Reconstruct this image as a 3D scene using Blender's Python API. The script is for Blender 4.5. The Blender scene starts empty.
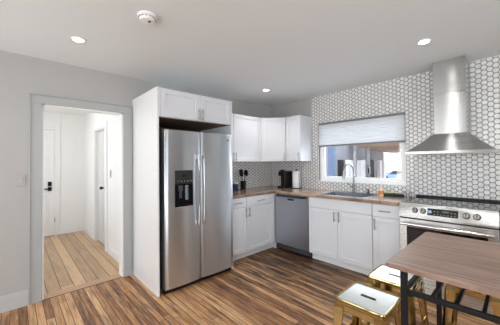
import bpy, bmesh, math, random
from mathutils import Vector, Matrix
random.seed(7)
scene = bpy.context.scene
C = scene.collection
PI = math.pi

# ------------------------------------------------------------------ camera
s, c = math.sin(.816), math.cos(.816)
cp, sp = math.cos(.0151), math.sin(.0151)
cr, sr = math.cos(-.0105), math.sin(-.0105)
F = Vector((-s*cp, c*cp, sp)); U = Vector((s*sp, -c*sp, cp)); R = Vector((c, s, 0))
R2 = R*cr + U*sr; U2 = U*cr - R*sr
cam_data = bpy.data.cameras.new('camera')
cam = bpy.data.objects.new('camera', cam_data); C.objects.link(cam)
cam.matrix_world = Matrix((
    (R2.x, U2.x, -F.x, 3.3106), (R2.y, U2.y, -F.y, -3.6231), (R2.z, U2.z, -F.z, 1.3543), (0, 0, 0, 1)))
cam_data.sensor_width = 36; cam_data.lens = 253.9452/500*36
cam_data.shift_x = -(252.5487-250)/500; cam_data.shift_y = (158.8427-162.5)/500
cam_data.clip_start = .02; cam_data.clip_end = 400
scene.camera = cam

# ------------------------------------------------------------------ world, daylight fill, exposure
world = bpy.data.worlds.new('world'); scene.world = world; world.use_nodes = True
wn = world.node_tree.nodes; wl = world.node_tree.links
bg = wn['Background']
tc = wn.new('ShaderNodeTexCoord'); sx = wn.new('ShaderNodeSeparateXYZ'); rp = wn.new('ShaderNodeValToRGB')
wl.new(tc.outputs['Generated'], sx.inputs[0]); wl.new(sx.outputs['Z'], rp.inputs[0]); wl.new(rp.outputs[0], bg.inputs[0])
rp.color_ramp.elements[0].color = (.95, .97, 1, 1); rp.color_ramp.elements[1].color = (.62, .78, 1, 1)
bg.inputs[1].default_value = 3.6
def area(name, loc, direction, sx_, sy_, power, col=(1, 1, 1), spread=PI):
    l = bpy.data.lights.new(name, 'AREA'); l.shape = 'RECTANGLE'; l.size = sx_; l.size_y = sy_
    l.energy = power; l.color = col; l.spread = spread
    o = bpy.data.objects.new(name, l); C.objects.link(o); o.location = loc
    o.rotation_euler = Vector(direction).to_track_quat('-Z', 'Z' if abs(direction[2]) < .9 else 'Y').to_euler()
    return o
# added daylight fill at unseen windows; only the sink window is a visible one
UPT = .50   # tilts the added fill upward to brighten the ceiling
area('daylight_fill', (5.43, -2.7, 1.35), (-1, 0, UPT), 1.9, 1.5, 13, (.93, .98, 1))
area('daylight_fill', (.95, -6.03, 1.4), (0, 1, UPT), 1.2, 1.4, 24, (.91, .97, 1))
area('daylight_fill', (1.93, -6.03, 1.4), (0, 1, UPT), .26, 1.4, 9, (.93, .965, 1))  # narrow strip added for the bright streak on the hood
area('daylight_fill', (4.0, -6.03, 1.4), (0, 1, UPT), 1.4, 1.4, 78, (.91, .97, 1))
area('daylight_fill', (1.68, .16, 1.32), (0, -1, 0), 1.2, .5, 6, (.93, .97, 1))  # daylight at the visible sink window
area('daylight_fill', (-1.5, -4.22, 1.5), (0, 1, 0), 1.5, 1.4, 4.5, (.97, 1, .98))  # added fill at an unseen hall window
scene.view_settings.view_transform = 'Standard'
scene.view_settings.look = 'None'
scene.view_settings.gamma = 1
scene.view_settings.use_curve_mapping = False
scene.view_settings.exposure = 0.0
scene.cycles.max_bounces = 10; scene.cycles.diffuse_bounces = 6; scene.cycles.glossy_bounces = 5
scene.cycles.transparent_max_bounces = 12; scene.cycles.sample_clamp_indirect = 6

# ------------------------------------------------------------------ materials
MT = {}
def nodes(name):
    m = bpy.data.materials.new(name); m.use_nodes = True
    nt = m.node_tree; return m, nt, nt.nodes['Principled BSDF']
def mat(name, col, rough=.5, metal=0, var=.04, scale=8, stretch=(1, 1, 1), bump=0, spec=.5, coat=0, rvar=.012):
    if name in MT: return MT[name]
    m, nt, b = nodes(name); N = nt.nodes; L = nt.links
    t = N.new('ShaderNodeTexCoord'); mp = N.new('ShaderNodeMapping'); mp.inputs['Scale'].default_value = stretch
    n = N.new('ShaderNodeTexNoise'); n.inputs['Scale'].default_value = scale; n.inputs['Detail'].default_value = 4
    L.new(t.outputs['Object'], mp.inputs[0]); L.new(mp.outputs[0], n.inputs['Vector'])
    r = N.new('ShaderNodeValToRGB'); e = r.color_ramp.elements
    e[0].position = .3; e[1].position = .7
    e[0].color = tuple(max(0, x*(1-var)) for x in col)+(1,); e[1].color = tuple(min(1, x*(1+var)) for x in col)+(1,)
    L.new(n.outputs['Fac'], r.inputs[0]); L.new(r.outputs[0], b.inputs['Base Color'])
    q = N.new('ShaderNodeMapRange'); q.inputs[3].default_value = max(0, rough-rvar); q.inputs[4].default_value = rough+rvar
    L.new(n.outputs['Fac'], q.inputs[0]); L.new(q.outputs[0], b.inputs['Roughness'])
    b.inputs['Metallic'].default_value = metal; b.inputs['Specular IOR Level'].default_value = spec
    b.inputs['Coat Weight'].default_value = coat; b.inputs['Coat Roughness'].default_value = .1
    if bump:
        bp = N.new('ShaderNodeBump'); bp.inputs['Strength'].default_value = bump; bp.inputs['Distance'].default_value = .002
        L.new(n.outputs['Fac'], bp.inputs['Height']); L.new(bp.outputs[0], b.inputs['Normal'])
    MT[name] = m; return m
def emit(name, col, st):
    m, nt, b = nodes(name); b.inputs['Base Color'].default_value = col+(1,)
    b.inputs['Emission Color'].default_value = col+(1,); b.inputs['Emission Strength'].default_value = st
    MT[name] = m; return m
def glass(name, tint=(1, 1, 1), gloss=.08):
    m = bpy.data.materials.new(name); m.use_nodes = True; nt = m.node_tree; N = nt.nodes; L = nt.links
    N.remove(N['Principled BSDF']); t = N.new('ShaderNodeBsdfTransparent'); t.inputs[0].default_value = tint+(1,)
    g = N.new('ShaderNodeBsdfGlossy'); g.inputs['Roughness'].default_value = .02
    x = N.new('ShaderNodeMixShader'); x.inputs[0].default_value = gloss
    L.new(t.outputs[0], x.inputs[1]); L.new(g.outputs[0], x.inputs[2]); L.new(x.outputs[0], N['Material Output'].inputs[0])
    MT[name] = m; return m

def mathn(nt, op, a, b=None, c_=None):
    n = nt.nodes.new('ShaderNodeMath'); n.operation = op
    for i, v in enumerate((a, b, c_)):
        if v is None: continue
        if isinstance(v, (int, float)): n.inputs[i].default_value = v
        else: nt.links.new(v, n.inputs[i])
    return n.outputs[0]

def hex_mat(name, axis):
    """white flat-topped two inch hexagon mosaic with grey grout on a wall; axis = the wall's horizontal axis"""
    m, nt, b = nodes(name); N = nt.nodes; L = nt.links
    t = N.new('ShaderNodeTexCoord'); sp_ = N.new('ShaderNodeSeparateXYZ'); L.new(t.outputs['Object'], sp_.inputs[0])
    u = mathn(nt, 'ADD', sp_.outputs[axis], 20.0); v = mathn(nt, 'ADD', sp_.outputs['Z'], .012)
    d = .0527; rx = d*math.sqrt(3); ry = d
    def cell(ou, ov):
        a = mathn(nt, 'SUBTRACT', mathn(nt, 'FLOORED_MODULO', mathn(nt, 'ADD', u, ou), rx), rx/2)
        b_ = mathn(nt, 'SUBTRACT', mathn(nt, 'FLOORED_MODULO', mathn(nt, 'ADD', v, ov), ry), ry/2)
        ax = mathn(nt, 'ABSOLUTE', a); ay = mathn(nt, 'ABSOLUTE', b_)
        h = mathn(nt, 'ADD', mathn(nt, 'MULTIPLY', ax, math.sqrt(3)/2), mathn(nt, 'MULTIPLY', ay, .5))
        return mathn(nt, 'MAXIMUM', h, ay)
    hd = mathn(nt, 'MINIMUM', cell(0, 0), cell(rx/2, ry/2))
    r = N.new('ShaderNodeMapRange'); r.interpolation_type = 'SMOOTHSTEP'
    r.inputs[1].default_value = d/2-.0043; r.inputs[2].default_value = d/2-.0025
    L.new(hd, r.inputs[0])
    n = N.new('ShaderNodeTexNoise'); n.inputs['Scale'].default_value = 18; L.new(t.outputs['Object'], n.inputs['Vector'])
    c1 = N.new('ShaderNodeValToRGB'); c1.color_ramp.elements[0].position = .35; c1.color_ramp.elements[1].position = .65
    c1.color_ramp.elements[0].color = (.70, .69, .675, 1); c1.color_ramp.elements[1].color = (.82, .81, .80, 1)
    L.new(n.outputs['Fac'], c1.inputs[0])
    mx = N.new('ShaderNodeMix'); mx.data_type = 'RGBA'
    L.new(r.outputs[0], mx.inputs['Factor']); L.new(c1.outputs[0], mx.inputs['A']); mx.inputs['B'].default_value = (.15, .15, .148, 1)
    L.new(mx.outputs['Result'], b.inputs['Base Color'])
    rr = N.new('ShaderNodeMapRange'); rr.inputs[3].default_value = .30; rr.inputs[4].default_value = .8
    L.new(r.outputs[0], rr.inputs[0]); L.new(rr.outputs[0], b.inputs['Roughness'])
    bp = N.new('ShaderNodeBump'); bp.inputs['Strength'].default_value = .5; bp.inputs['Distance'].default_value = .002; bp.invert = True
    L.new(r.outputs[0], bp.inputs['Height']); L.new(bp.outputs[0], b.inputs['Normal'])
    MT[name] = m; return m

def plank_mat(name, w, length, tones, rough, coat, along='X', seam=.0016, dark=.5, grain=1.0, shade_patch=None):
    m, nt, b = nodes(name); N = nt.nodes; L = nt.links
    t = N.new('ShaderNodeTexCoord'); sp_ = N.new('ShaderNodeSeparateXYZ'); L.new(t.outputs['Object'], sp_.inputs[0])
    X = sp_.outputs['X'] if along == 'X' else sp_.outputs['Y']; Y = sp_.outputs['Y'] if along == 'X' else sp_.outputs['X']
    yy = mathn(nt, 'DIVIDE', mathn(nt, 'ADD', Y, 20.0), w); row = mathn(nt, 'FLOOR', yy); fy = mathn(nt, 'FRACT', yy)
    wn_ = N.new('ShaderNodeTexWhiteNoise'); wn_.noise_dimensions = '1D'; L.new(row, wn_.inputs['W'])
    xx = mathn(nt, 'DIVIDE', mathn(nt, 'ADD', mathn(nt, 'ADD', X, 30.0), mathn(nt, 'MULTIPLY', wn_.outputs['Value'], 7.3)), length)
    col = mathn(nt, 'FLOOR', xx); fx = mathn(nt, 'FRACT', xx)
    cv = N.new('ShaderNodeCombineXYZ'); L.new(row, cv.inputs[0]); L.new(col, cv.inputs[1])
    w2 = N.new('ShaderNodeTexWhiteNoise'); w2.noise_dimensions = '2D'; L.new(cv.outputs[0], w2.inputs['Vector'])
    # grain stretched along the boards, offset for every board
    gv = N.new('ShaderNodeCombineXYZ')
    L.new(mathn(nt, 'MULTIPLY', X, 1.8), gv.inputs[0]); L.new(mathn(nt, 'MULTIPLY', Y, 24.0), gv.inputs[1])
    L.new(mathn(nt, 'MULTIPLY', w2.outputs['Value'], 40.0), gv.inputs[2])
    g = N.new('ShaderNodeTexNoise'); g.inputs['Scale'].default_value = 2.2; g.inputs['Detail'].default_value = 7
    g.inputs['Roughness'].default_value = .62; L.new(gv.outputs[0], g.inputs['Vector'])
    f = mathn(nt, 'ADD', mathn(nt, 'MULTIPLY', w2.outputs['Value'], .62), mathn(nt, 'MULTIPLY', mathn(nt, 'SUBTRACT', g.outputs['Fac'], .5), 1.5*grain))
    f = mathn(nt, 'ADD', f, .2)
    r = N.new('ShaderNodeValToRGB'); e = r.color_ramp.elements
    while len(e) < len(tones): e.new(.5)
    for i, (p, cc) in enumerate(tones): e[i].position = p; e[i].color = cc+(1,)
    L.new(f, r.inputs[0])
    # old stains
    st = N.new('ShaderNodeTexNoise'); st.inputs['Scale'].default_value = 1.0; st.inputs['Detail'].default_value = 5; st.inputs['Roughness'].default_value = .7
    sv = N.new('ShaderNodeCombineXYZ'); L.new(mathn(nt, 'MULTIPLY', X, 1.6), sv.inputs[0]); L.new(mathn(nt, 'MULTIPLY', Y, 15.0), sv.inputs[1])
    L.new(sv.outputs[0], st.inputs['Vector'])
    sf = st.outputs['Fac']
    if shade_patch:   # streaky shade around the dishwasher, put into the board colour
        dd_ = mathn(nt, 'SQRT', mathn(nt, 'ADD', mathn(nt, 'POWER', mathn(nt, 'MULTIPLY', mathn(nt, 'SUBTRACT', X, shade_patch[0]), .62), 2.0), mathn(nt, 'POWER', mathn(nt, 'SUBTRACT', Y, shade_patch[1]), 2.0)))
        q_ = N.new('ShaderNodeMapRange'); q_.inputs[1].default_value = .1; q_.inputs[2].default_value = shade_patch[2]; q_.inputs[3].default_value = .21; q_.inputs[4].default_value = 0
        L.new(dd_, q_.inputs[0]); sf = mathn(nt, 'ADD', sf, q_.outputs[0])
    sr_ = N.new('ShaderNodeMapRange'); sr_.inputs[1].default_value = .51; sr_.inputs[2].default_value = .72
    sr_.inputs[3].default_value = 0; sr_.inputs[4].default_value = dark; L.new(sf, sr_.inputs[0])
    m1 = N.new('ShaderNodeMix'); m1.data_type = 'RGBA'; m1.inputs['B'].default_value = (.028, .013, .008, 1)
    L.new(sr_.outputs[0], m1.inputs['Factor']); L.new(r.outputs[0], m1.inputs['A'])
    # seams
    ey = mathn(nt, 'MINIMUM', fy, mathn(nt, 'SUBTRACT', 1.0, fy)); ex = mathn(nt, 'MINIMUM', fx, mathn(nt, 'SUBTRACT', 1.0, fx))
    sm = mathn(nt, 'MAXIMUM', mathn(nt, 'LESS_THAN', ey, seam/w), mathn(nt, 'LESS_THAN', ex, seam/length))
    m2 = N.new('ShaderNodeMix'); m2.data_type = 'RGBA'; m2.inputs['B'].default_value = (.02, .012, .008, 1)
    L.new(sm, m2.inputs['Factor']); L.new(m1.outputs['Result'], m2.inputs['A']); L.new(m2.outputs['Result'], b.inputs['Base Color'])
    q = N.new('ShaderNodeMapRange'); q.inputs[3].default_value = rough-.06; q.inputs[4].default_value = rough+.1
    L.new(g.outputs['Fac'], q.inputs[0]); L.new(q.outputs[0], b.inputs['Roughness'])
    b.inputs['Coat Weight'].default_value = coat; b.inputs['Coat Roughness'].default_value = .16; b.inputs['Specular IOR Level'].default_value = .36
    bp = N.new('ShaderNodeBump'); bp.inputs['Strength'].default_value = .35; bp.inputs['Distance'].default_value = .003; bp.invert = True
    L.new(mathn(nt, 'ADD', sm, mathn(nt, 'MULTIPLY', g.outputs['Fac'], .35)), bp.inputs['Height']); L.new(bp.outputs[0], b.inputs['Normal'])
    MT[name] = m; return m

def steel(name, col=(.58, .585, .59), rough=.3, axis='Z'):
    """brushed stainless steel, grain running across `axis`"""
    m, nt, b = nodes(name); N = nt.nodes; L = nt.links
    t = N.new('ShaderNodeTexCoord'); mp = N.new('ShaderNodeMapping')
    mp.inputs['Scale'].default_value = {'Z': (.6, .6, 160), 'X': (160, .6, .6), 'XY': (90, 90, .6)}[axis]
    n = N.new('ShaderNodeTexNoise'); n.inputs['Scale'].default_value = 3; n.inputs['Detail'].default_value = 3
    L.new(t.outputs['Object'], mp.inputs[0]); L.new(mp.outputs[0], n.inputs['Vector'])
    r = N.new('ShaderNodeMapRange'); r.inputs[3].default_value = rough-.06; r.inputs[4].default_value = rough+.08
    L.new(n.outputs['Fac'], r.inputs[0]); L.new(r.outputs[0], b.inputs['Roughness'])
    bp = N.new('ShaderNodeBump'); bp.inputs['Strength'].default_value = .012; bp.inputs['Distance'].default_value = .001
    L.new(n.outputs['Fac'], bp.inputs['Height']); L.new(bp.outputs[0], b.inputs['Normal'])
    b.inputs['Base Color'].default_value = col+(1,); b.inputs['Metallic'].default_value = 1
    b.inputs['Anisotropic'].default_value = .92
    tg = N.new('ShaderNodeTangent'); tg.direction_type = 'RADIAL'; tg.axis = 'Z'; L.new(tg.outputs[0], b.inputs['Tangent']); b.inputs['Anisotropic Rotation'].default_value = .25
    MT[name] = m; return m

wall_paint = mat('warm_grey_wall_paint', (.435, .424, .412), .6, var=.012, scale=60, bump=.05)
ceil_paint = mat('ceiling_paint', (.77, .80, .805), .8, var=.012, scale=40, bump=.05)
hall_paint = mat('white_hall_paint', (.86, .86, .845), .6, var=.01, scale=40)
trim_paint = mat('grey_white_trim_paint', (.39, .40, .40), .4, var=.01, scale=30)
white_trim = mat('white_trim_paint', (.85, .85, .845), .35, var=.01, scale=30)
cab_white = mat('white_cabinet_lacquer', (.715, .73, .765), .28, var=.01, scale=20, coat=.15)
cab_panel = mat('white_gloss_side_panel', (.80, .80, .80), .16, var=.01, scale=20, coat=.3)
tile_b = hex_mat('hexagon_mosaic_back', 'X'); tile_a = hex_mat('hexagon_mosaic_left', 'Y')
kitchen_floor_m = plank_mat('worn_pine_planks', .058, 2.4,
    [(.0, (.10, .045, .022)), (.28, (.27, .125, .055)), (.52, (.44, .225, .10)), (.76, (.58, .33, .16)), (1, (.70, .44, .24))], .42, .06, dark=.95, seam=.0024, grain=1.0, shade_patch=(1.15, -.80, 1.4))
hall_floor_m = plank_mat('wide_pine_planks', .118, 7.0,
    [(.1, (.40, .24, .12)), (.4, (.54, .345, .18)), (.65, (.63, .41, .22)), (.9, (.72, .42, .22))], .34, .25, dark=.35, seam=.0034, grain=.7)
threshold_m = plank_mat('threshold_board', .2, 3, [(.1, (.30, .17, .09)), (.6, (.48, .30, .18)), (.9, (.55, .36, .22)), (1, (.6, .4, .25))], .4, .1, along='Y', dark=.2)
counter_m = plank_mat('butcher_block_wood', .045, .42,
    [(.1, (.13, .075, .05)), (.4, (.24, .15, .105)), (.65, (.38, .25, .175)), (.9, (.50, .34, .235))], .22, .55, dark=.12, seam=.0005)
counter_y = plank_mat('butcher_block_wood_turned', .045, .42,
    [(.1, (.13, .075, .05)), (.4, (.24, .15, .105)), (.65, (.38, .25, .175)), (.9, (.50, .34, .235))], .22, .55, along='Y', dark=.12, seam=.0005)
table_m = plank_mat('brown_table_wood', .30, 3.0,
    [(.1, (.11, .064, .046)), (.4, (.20, .124, .092)), (.65, (.29, .185, .14)), (.9, (.36, .24, .19))], .40, .10, dark=.4, seam=.0003, grain=1.25)
soffit_m = plank_mat('pine_soffit_boards', .14, 3.0,
    [(.1, (.42, .22, .10)), (.4, (.55, .31, .16)), (.65, (.66, .40, .22)), (.9, (.75, .48, .29))], .6, 0, dark=.2)
fridge_steel = steel('fridge_brushed_steel', (.66, .70, .745), .30)
hood_steel = steel('hood_brushed_steel', (.47, .465, .46), .20)
hood_canopy = steel('hood_canopy_steel', (.52, .515, .51), .24)
dw_steel = steel('dishwasher_steel', (.47, .49, .54), .34)
range_steel = steel('range_steel', (.56, .55, .53), .26)
satin = mat('satin_nickel', (.36, .355, .345), .32, 1, scale=30)
bright = mat('polished_steel', (.74, .74, .74), .16, 1, scale=30)
sink_steel = steel('sink_steel', (.20, .21, .235), .3)
faucet_m = mat('brushed_dark_nickel', (.27, .265, .255), .27, 1, scale=30)
black_plastic = mat('black_plastic', (.009, .009, .010), .42, scale=30, spec=.25)
grey_body = mat('dark_grey_enamel', (.045, .045, .048), .5, scale=30)
black_gloss = mat('black_glass', (.006, .006, .007), .06, scale=10, rvar=.02)
black_metal = mat('black_powder_coated_metal', (.008, .008, .009), .5, 0, scale=40, spec=.2)
gold = mat('gold_lacquered_metal', (.46, .36, .17), .10, 1, scale=12, stretch=(1, 1, .4), var=.15)
gold_seat = mat('gold_seat_painted_sheen', (.56, .55, .50), .24, 1, scale=12, var=.05)  # the legs' gold, paled to put the bright reflection into the colour
rubber = mat('black_rubber', (.02, .02, .02), .8)
white_plastic = mat('white_plastic', (.82, .82, .81), .35, scale=30)
paper = mat('white_paper', (.86, .86, .88), .95, scale=60, bump=.3)
navy = mat('navy_glaze', (.02, .045, .10), .3, scale=20)
shade_m = mat('pale_blue_grey_shade_fabric', (.84, .85, .86), .9, scale=30, stretch=(1, 1, 14), var=.05, bump=.2)
def translucent(m, fac):
    nt = m.node_tree; N = nt.nodes; b = N['Principled BSDF']; t = N.new('ShaderNodeBsdfTranslucent'); x = N.new('ShaderNodeMixShader')
    src = b.inputs['Base Color'].links[0].from_socket; nt.links.new(src, t.inputs[0]); x.inputs[0].default_value = fac
    nt.links.new(b.outputs[0], x.inputs[1]); nt.links.new(t.outputs[0], x.inputs[2]); nt.links.new(x.outputs[0], N['Material Output'].inputs[0])
translucent(shade_m, .42)
shade_rail = mat('grey_shade_rail', (.20, .20, .205), .45)
door_white = mat('white_door_paint', (.84, .84, .84), .35, var=.01)
door_grey = mat('grey_painted_door', (.66, .66, .65), .45, var=.02)
dark_room = mat('darkened_room_paint', (.035, .035, .035), .8)  # gloom of an unlit room put into a near-black wall colour
lens_m = emit('lamp_lens', (1, .97, .92), 14)
display_m = emit('display_digits', (.10, .15, .10), .1)
blue_m = emit('blue_panel_icon', (.22, .34, .58), .15)
pane = glass('window_glass', (.97, .98, 1), .06)
clear = glass('clear_glass', (.86, .87, .87), .16)
amber = mat('amber_soap', (.62, .24, .06), .2, var=.1)
green = mat('green_sponge', (.42, .55, .16), .9, bump=.4, scale=60)
concrete = mat('grey_concrete_wall', (.22, .22, .23), .85, scale=2, var=.1)
ground_m = mat('pale_concrete_ground', (.62, .62, .62), .9, scale=.6, var=.06)
blue_paint = mat('slate_blue_paint', (.09, .13, .20), .5)
ext_white = mat('exterior_white_paint', (.93, .93, .94), .6)
ext_grey = mat('exterior_grey_paint', (.62, .63, .66), .6)
car_paint = mat('pale_blue_car_paint', (.22, .32, .50), .25, .3, coat=.6)
rubber_tyre = mat('tyre_rubber', (.02, .02, .022), .8)
brown_wood = mat('raw_plywood_brown', (.20, .13, .09), .7, scale=6, stretch=(1, 8, 1), var=.2)

# ------------------------------------------------------------------ mesh helpers
def V(*a): return Vector(a)
class MB:
    def __init__(self): self.bm = bmesh.new()
    def merge(self, b2, mtx=None):
        if mtx is not None: bmesh.ops.transform(b2, matrix=mtx, verts=b2.verts)
        me = bpy.data.meshes.new('tmp'); b2.to_mesh(me); b2.free(); self.bm.from_mesh(me); bpy.data.meshes.remove(me); return self
    def box(self, x0, x1, y0, y1, z0, z1, bev=0, seg=2, mtx=None):
        b = bmesh.new(); bmesh.ops.create_cube(b, size=1)
        bmesh.ops.scale(b, vec=(abs(x1-x0), abs(y1-y0), abs(z1-z0)), verts=b.verts)
        bmesh.ops.translate(b, vec=((x0+x1)/2, (y0+y1)/2, (z0+z1)/2), verts=b.verts)
        if bev: bmesh.ops.bevel(b, geom=list(b.edges), offset=bev, segments=seg, affect='EDGES', profile=.5)
        return self.merge(b, mtx)
    def prism(self, pts, z0, z1, bev=0, mtx=None, seg=2):
        b = bmesh.new(); vs = [b.verts.new((p[0], p[1], z0)) for p in pts]; f = b.faces.new(vs)
        r = bmesh.ops.extrude_face_region(b, geom=[f]); bmesh.ops.translate(b, vec=(0, 0, z1-z0), verts=[v for v in r['geom'] if isinstance(v, bmesh.types.BMVert)])
        bmesh.ops.recalc_face_normals(b, faces=b.faces)
        if bev: bmesh.ops.bevel(b, geom=list(b.edges), offset=bev, segments=seg, affect='EDGES')
        return self.merge(b, mtx)
    def cyl(self, p0, p1, r0, r1=None, n=20, bev=0):
        p0, p1 = Vector(p0), Vector(p1); r1 = r0 if r1 is None else r1; d = p1-p0
        b = bmesh.new(); bmesh.ops.create_cone(b, cap_ends=True, segments=n, radius1=r0, radius2=r1, depth=d.length)
        if bev:
            bmesh.ops.bevel(b, geom=[e for e in b.edges if abs(e.verts[0].co.z-e.verts[1].co.z) < 1e-6], offset=bev, segments=2, affect='EDGES')
        return self.merge(b, Matrix.Translation((p0+p1)/2) @ d.to_track_quat('Z', 'Y').to_matrix().to_4x4())
    def lathe(self, prof, loc=(0, 0, 0), n=28, mtx=None):
        b = bmesh.new(); rings = []
        for r, z in prof:
            rings.append([b.verts.new((r*math.cos(2*PI*i/n), r*math.sin(2*PI*i/n), z)) for i in range(n)] if r > 1e-5 else [b.verts.new((0, 0, z))])
        for a, q in zip(rings, rings[1:]):
            for i in range(n):
                j = (i+1) % n
                if len(a) == 1 and len(q) == 1: continue
                if len(a) == 1: b.faces.new((a[0], q[i], q[j]))
                elif len(q) == 1: b.faces.new((a[i], a[j], q[0]))
                else: b.faces.new((a[i], a[j], q[j], q[i]))
        bmesh.ops.recalc_face_normals(b, faces=b.faces)
        return self.merge(b, Matrix.Translation(loc) @ (mtx or Matrix()))
    def tube(self, pts, r, n=12, cap=True):
        pts = [Vector(p) for p in pts]; b = bmesh.new(); rings = []; up = None
        for i, p in enumerate(pts):
            d = (pts[min(i+1, len(pts)-1)]-pts[max(i-1, 0)]).normalized()
            if up is None: up = d.orthogonal().normalized()
            up = (up-d*up.dot(d)).normalized(); w = d.cross(up); rr = r[i] if isinstance(r, (list, tuple)) else r
            rings.append([b.verts.new(p+(up*math.cos(2*PI*k/n)+w*math.sin(2*PI*k/n))*rr) for k in range(n)])
        for a, q in zip(rings, rings[1:]):
            for i in range(n): b.faces.new((a[i], a[(i+1) % n], q[(i+1) % n], q[i]))
        if cap: b.faces.new(rings[0][::-1]); b.faces.new(rings[-1])
        bmesh.ops.recalc_face_normals(b, faces=b.faces)
        return self.merge(b)
    def loft(self, rings, cap=True):
        b = bmesh.new(); rs = [[b.verts.new(p) for p in r] for r in rings]; n = len(rs[0])
        for a, q in zip(rs, rs[1:]):
            for i in range(n): b.faces.new((a[i], a[(i+1) % n], q[(i+1) % n], q[i]))
        if cap: b.faces.new(rs[0][::-1]); b.faces.new(rs[-1])
        bmesh.ops.recalc_face_normals(b, faces=b.faces)
        return self.merge(b)
    def build(self, name, m, parent=None, smooth=False, label=None):
        me = bpy.data.meshes.new(name); self.bm.to_mesh(me); self.bm.free()
        me.materials.append(m)
        if smooth:
            for p in me.polygons: p.use_smooth = True
            try: me.set_sharp_from_angle(angle=math.radians(38))
            except Exception: pass
        o = bpy.data.objects.new(name, me); C.objects.link(o)
        if parent is not None: o.parent = parent
        if label: o['label'] = label
        return o
def empty(name, loc=(0, 0, 0), rz=0, label=None, cat=None, group=None):
    o = bpy.data.objects.new(name, None); C.objects.link(o); o.location = loc; o.rotation_euler = (0, 0, rz)
    o.empty_display_size = .1
    return tag(o, label, cat, group)
def tag(o, label=None, cat=None, group=None, kind=None):
    if label: o['label'] = label
    if cat: o['category'] = cat
    if group: o['group'] = group
    if kind: o['kind'] = kind
    return o
def struct(name, mb, m, label=None, cat=None, smooth=False, parent=None):
    o = mb.build(name, m, parent, smooth)
    if parent is None: o['kind'] = 'structure'; o['label'] = label; o['category'] = cat
    return o
def copy_tree(o, parent=None):
    q = o.copy(); C.objects.link(q)
    if parent is not None: q.parent = parent
    for ch in [x for x in bpy.data.objects if x.parent == o]: copy_tree(ch, q)
    return q
def rrect(x0, x1, y0, y1, r, n=5):
    pts = []
    for cx, cy, a0 in ((x1-r, y1-r, 0), (x0+r, y1-r, 90), (x0+r, y0+r, 180), (x1-r, y0+r, 270)):
        for i in range(n+1):
            a = math.radians(a0+90*i/n); pts.append((cx+r*math.cos(a), cy+r*math.sin(a)))
    return pts
def holed(mb, axis, d0, d1, u0, u1, z0, z1, holes):
    """wall slab with rectangular holes. axis 'x': slab runs along x, thickness d in y; 'y': the other way"""
    us = sorted({u0, u1, *[h[0] for h in holes], *[h[1] for h in holes]})
    for a, b in zip(us, us[1:]):
        hs = sorted([h for h in holes if h[0] <= a+1e-6 and h[1] >= b-1e-6], key=lambda h: h[2]); z = z0
        for h in hs+[None]:
            top = z1 if h is None else h[2]
            if top > z+1e-5:
                if axis == 'x': mb.box(a, b, d0, d1, z, top)
                else: mb.box(d0, d1, a, b, z, top)
            if h: z = h[3]
    return mb

# ------------------------------------------------------------------ the room
H = 2.4265
RX, RY = 5.4, -6.0
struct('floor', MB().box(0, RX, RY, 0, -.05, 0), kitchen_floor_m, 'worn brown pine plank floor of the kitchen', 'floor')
struct('floor_hall', MB().box(-2.88, -.125, -4.2, -2.56, -.05, 0).box(-3.2, -.8, -2.56, -.9, -.05, 0), hall_floor_m, 'wide honey coloured plank floor of the hallway', 'floor')
struct('trim_1', MB().box(-.125, 0, -3.415, -2.66, -.05, .004), threshold_m, 'flat wooden threshold board in the doorway', 'threshold')
struct('ceiling', MB().box(-.12, RX+.12, RY-.12, .12, H, H+.1), ceil_paint, 'plain light grey kitchen ceiling', 'ceiling')
WIN = (1.045, 2.30, 1.045, 1.975)
struct('wall_left', holed(MB(), 'y', -.12, 0, RY, .12, 0, H, [(-3.415, -2.66, 0, 1.97)]), wall_paint, 'light warm grey wall with the hallway doorway', 'wall')
struct('wall_back', holed(MB(), 'x', 0, .12, 0, RX, 0, H, [WIN]), wall_paint, 'window wall behind the hexagon tiles', 'wall')
struct('wall_right', holed(MB(), 'y', RX, RX+.12, RY, .12, 0, H, [(-3.65, -1.75, .6, 2.1)]), wall_paint, 'right wall outside the picture', 'wall')
struct('wall_front', holed(MB(), 'x', RY-.12, RY, -.12, RX+.12, 0, H, [(.35, 1.55, .7, 2.1), (1.80, 2.06, .7, 2.1), (3.3, 4.7, .7, 2.1)]), wall_paint, 'wall behind the camera with openings added for the fill lights', 'wall')
T = .008
o = struct('trim_2', holed(MB(), 'x', -T, 0, .914, RX, .90, H, [WIN]).box(0, .914, -T, 0, .90, 1.371), tile_b, 'white hexagon mosaic tiles with grey grout around the window', 'tiles')
struct('trim_3', MB().box(0, T, -1.575, -T, .90, 1.371), tile_a, 'white hexagon mosaic splashback beside the fridge', 'tiles')

# doorway casing + jamb
def casing(name, y0, y1, zt, w, x, label):
    m = MB().box(x, x+.02, y0-w, y0, 0, zt, .002, 1).box(x, x+.02, y1, y1+w, 0, zt, .002, 1)
    m.box(x, x+.022, y0-w, y1+w, zt, zt+w*.85, .002, 1).box(x, x+.03, y0-w-.008, y1+w+.008, zt+w*.85, zt+w*.85+.014, .002, 1)
    for y in (y0-w-.004, y1+w-.006): m.box(x, x+.030, y, y+.010, 0, zt+w*.85, .002, 1)
    return struct(name, m, trim_paint, label, 'door casing')
casing('trim_4', -3.415, -2.66, 1.97, .095, 0, 'flat grey casing around the hallway doorway')
struct('trim_5', MB().box(-.12, 0, -3.415, -3.400, 0, 1.97).box(-.12, 0, -2.675, -2.66, 0, 1.97).box(-.12, 0, -3.415, -2.66, 1.955, 1.97), white_trim, 'white jamb lining the doorway', 'door jamb')
def base_y(name, x, sgn, y0, y1, h, m, label):
    b = MB().box(x, x+sgn*.014, y0, y1, 0, h-.03).box(x, x+sgn*.010, y0, y1, h-.03, h-.012).box(x, x+sgn*.006, y0, y1, h-.012, h)
    return struct(name, b, m, label, 'baseboard')
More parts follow.
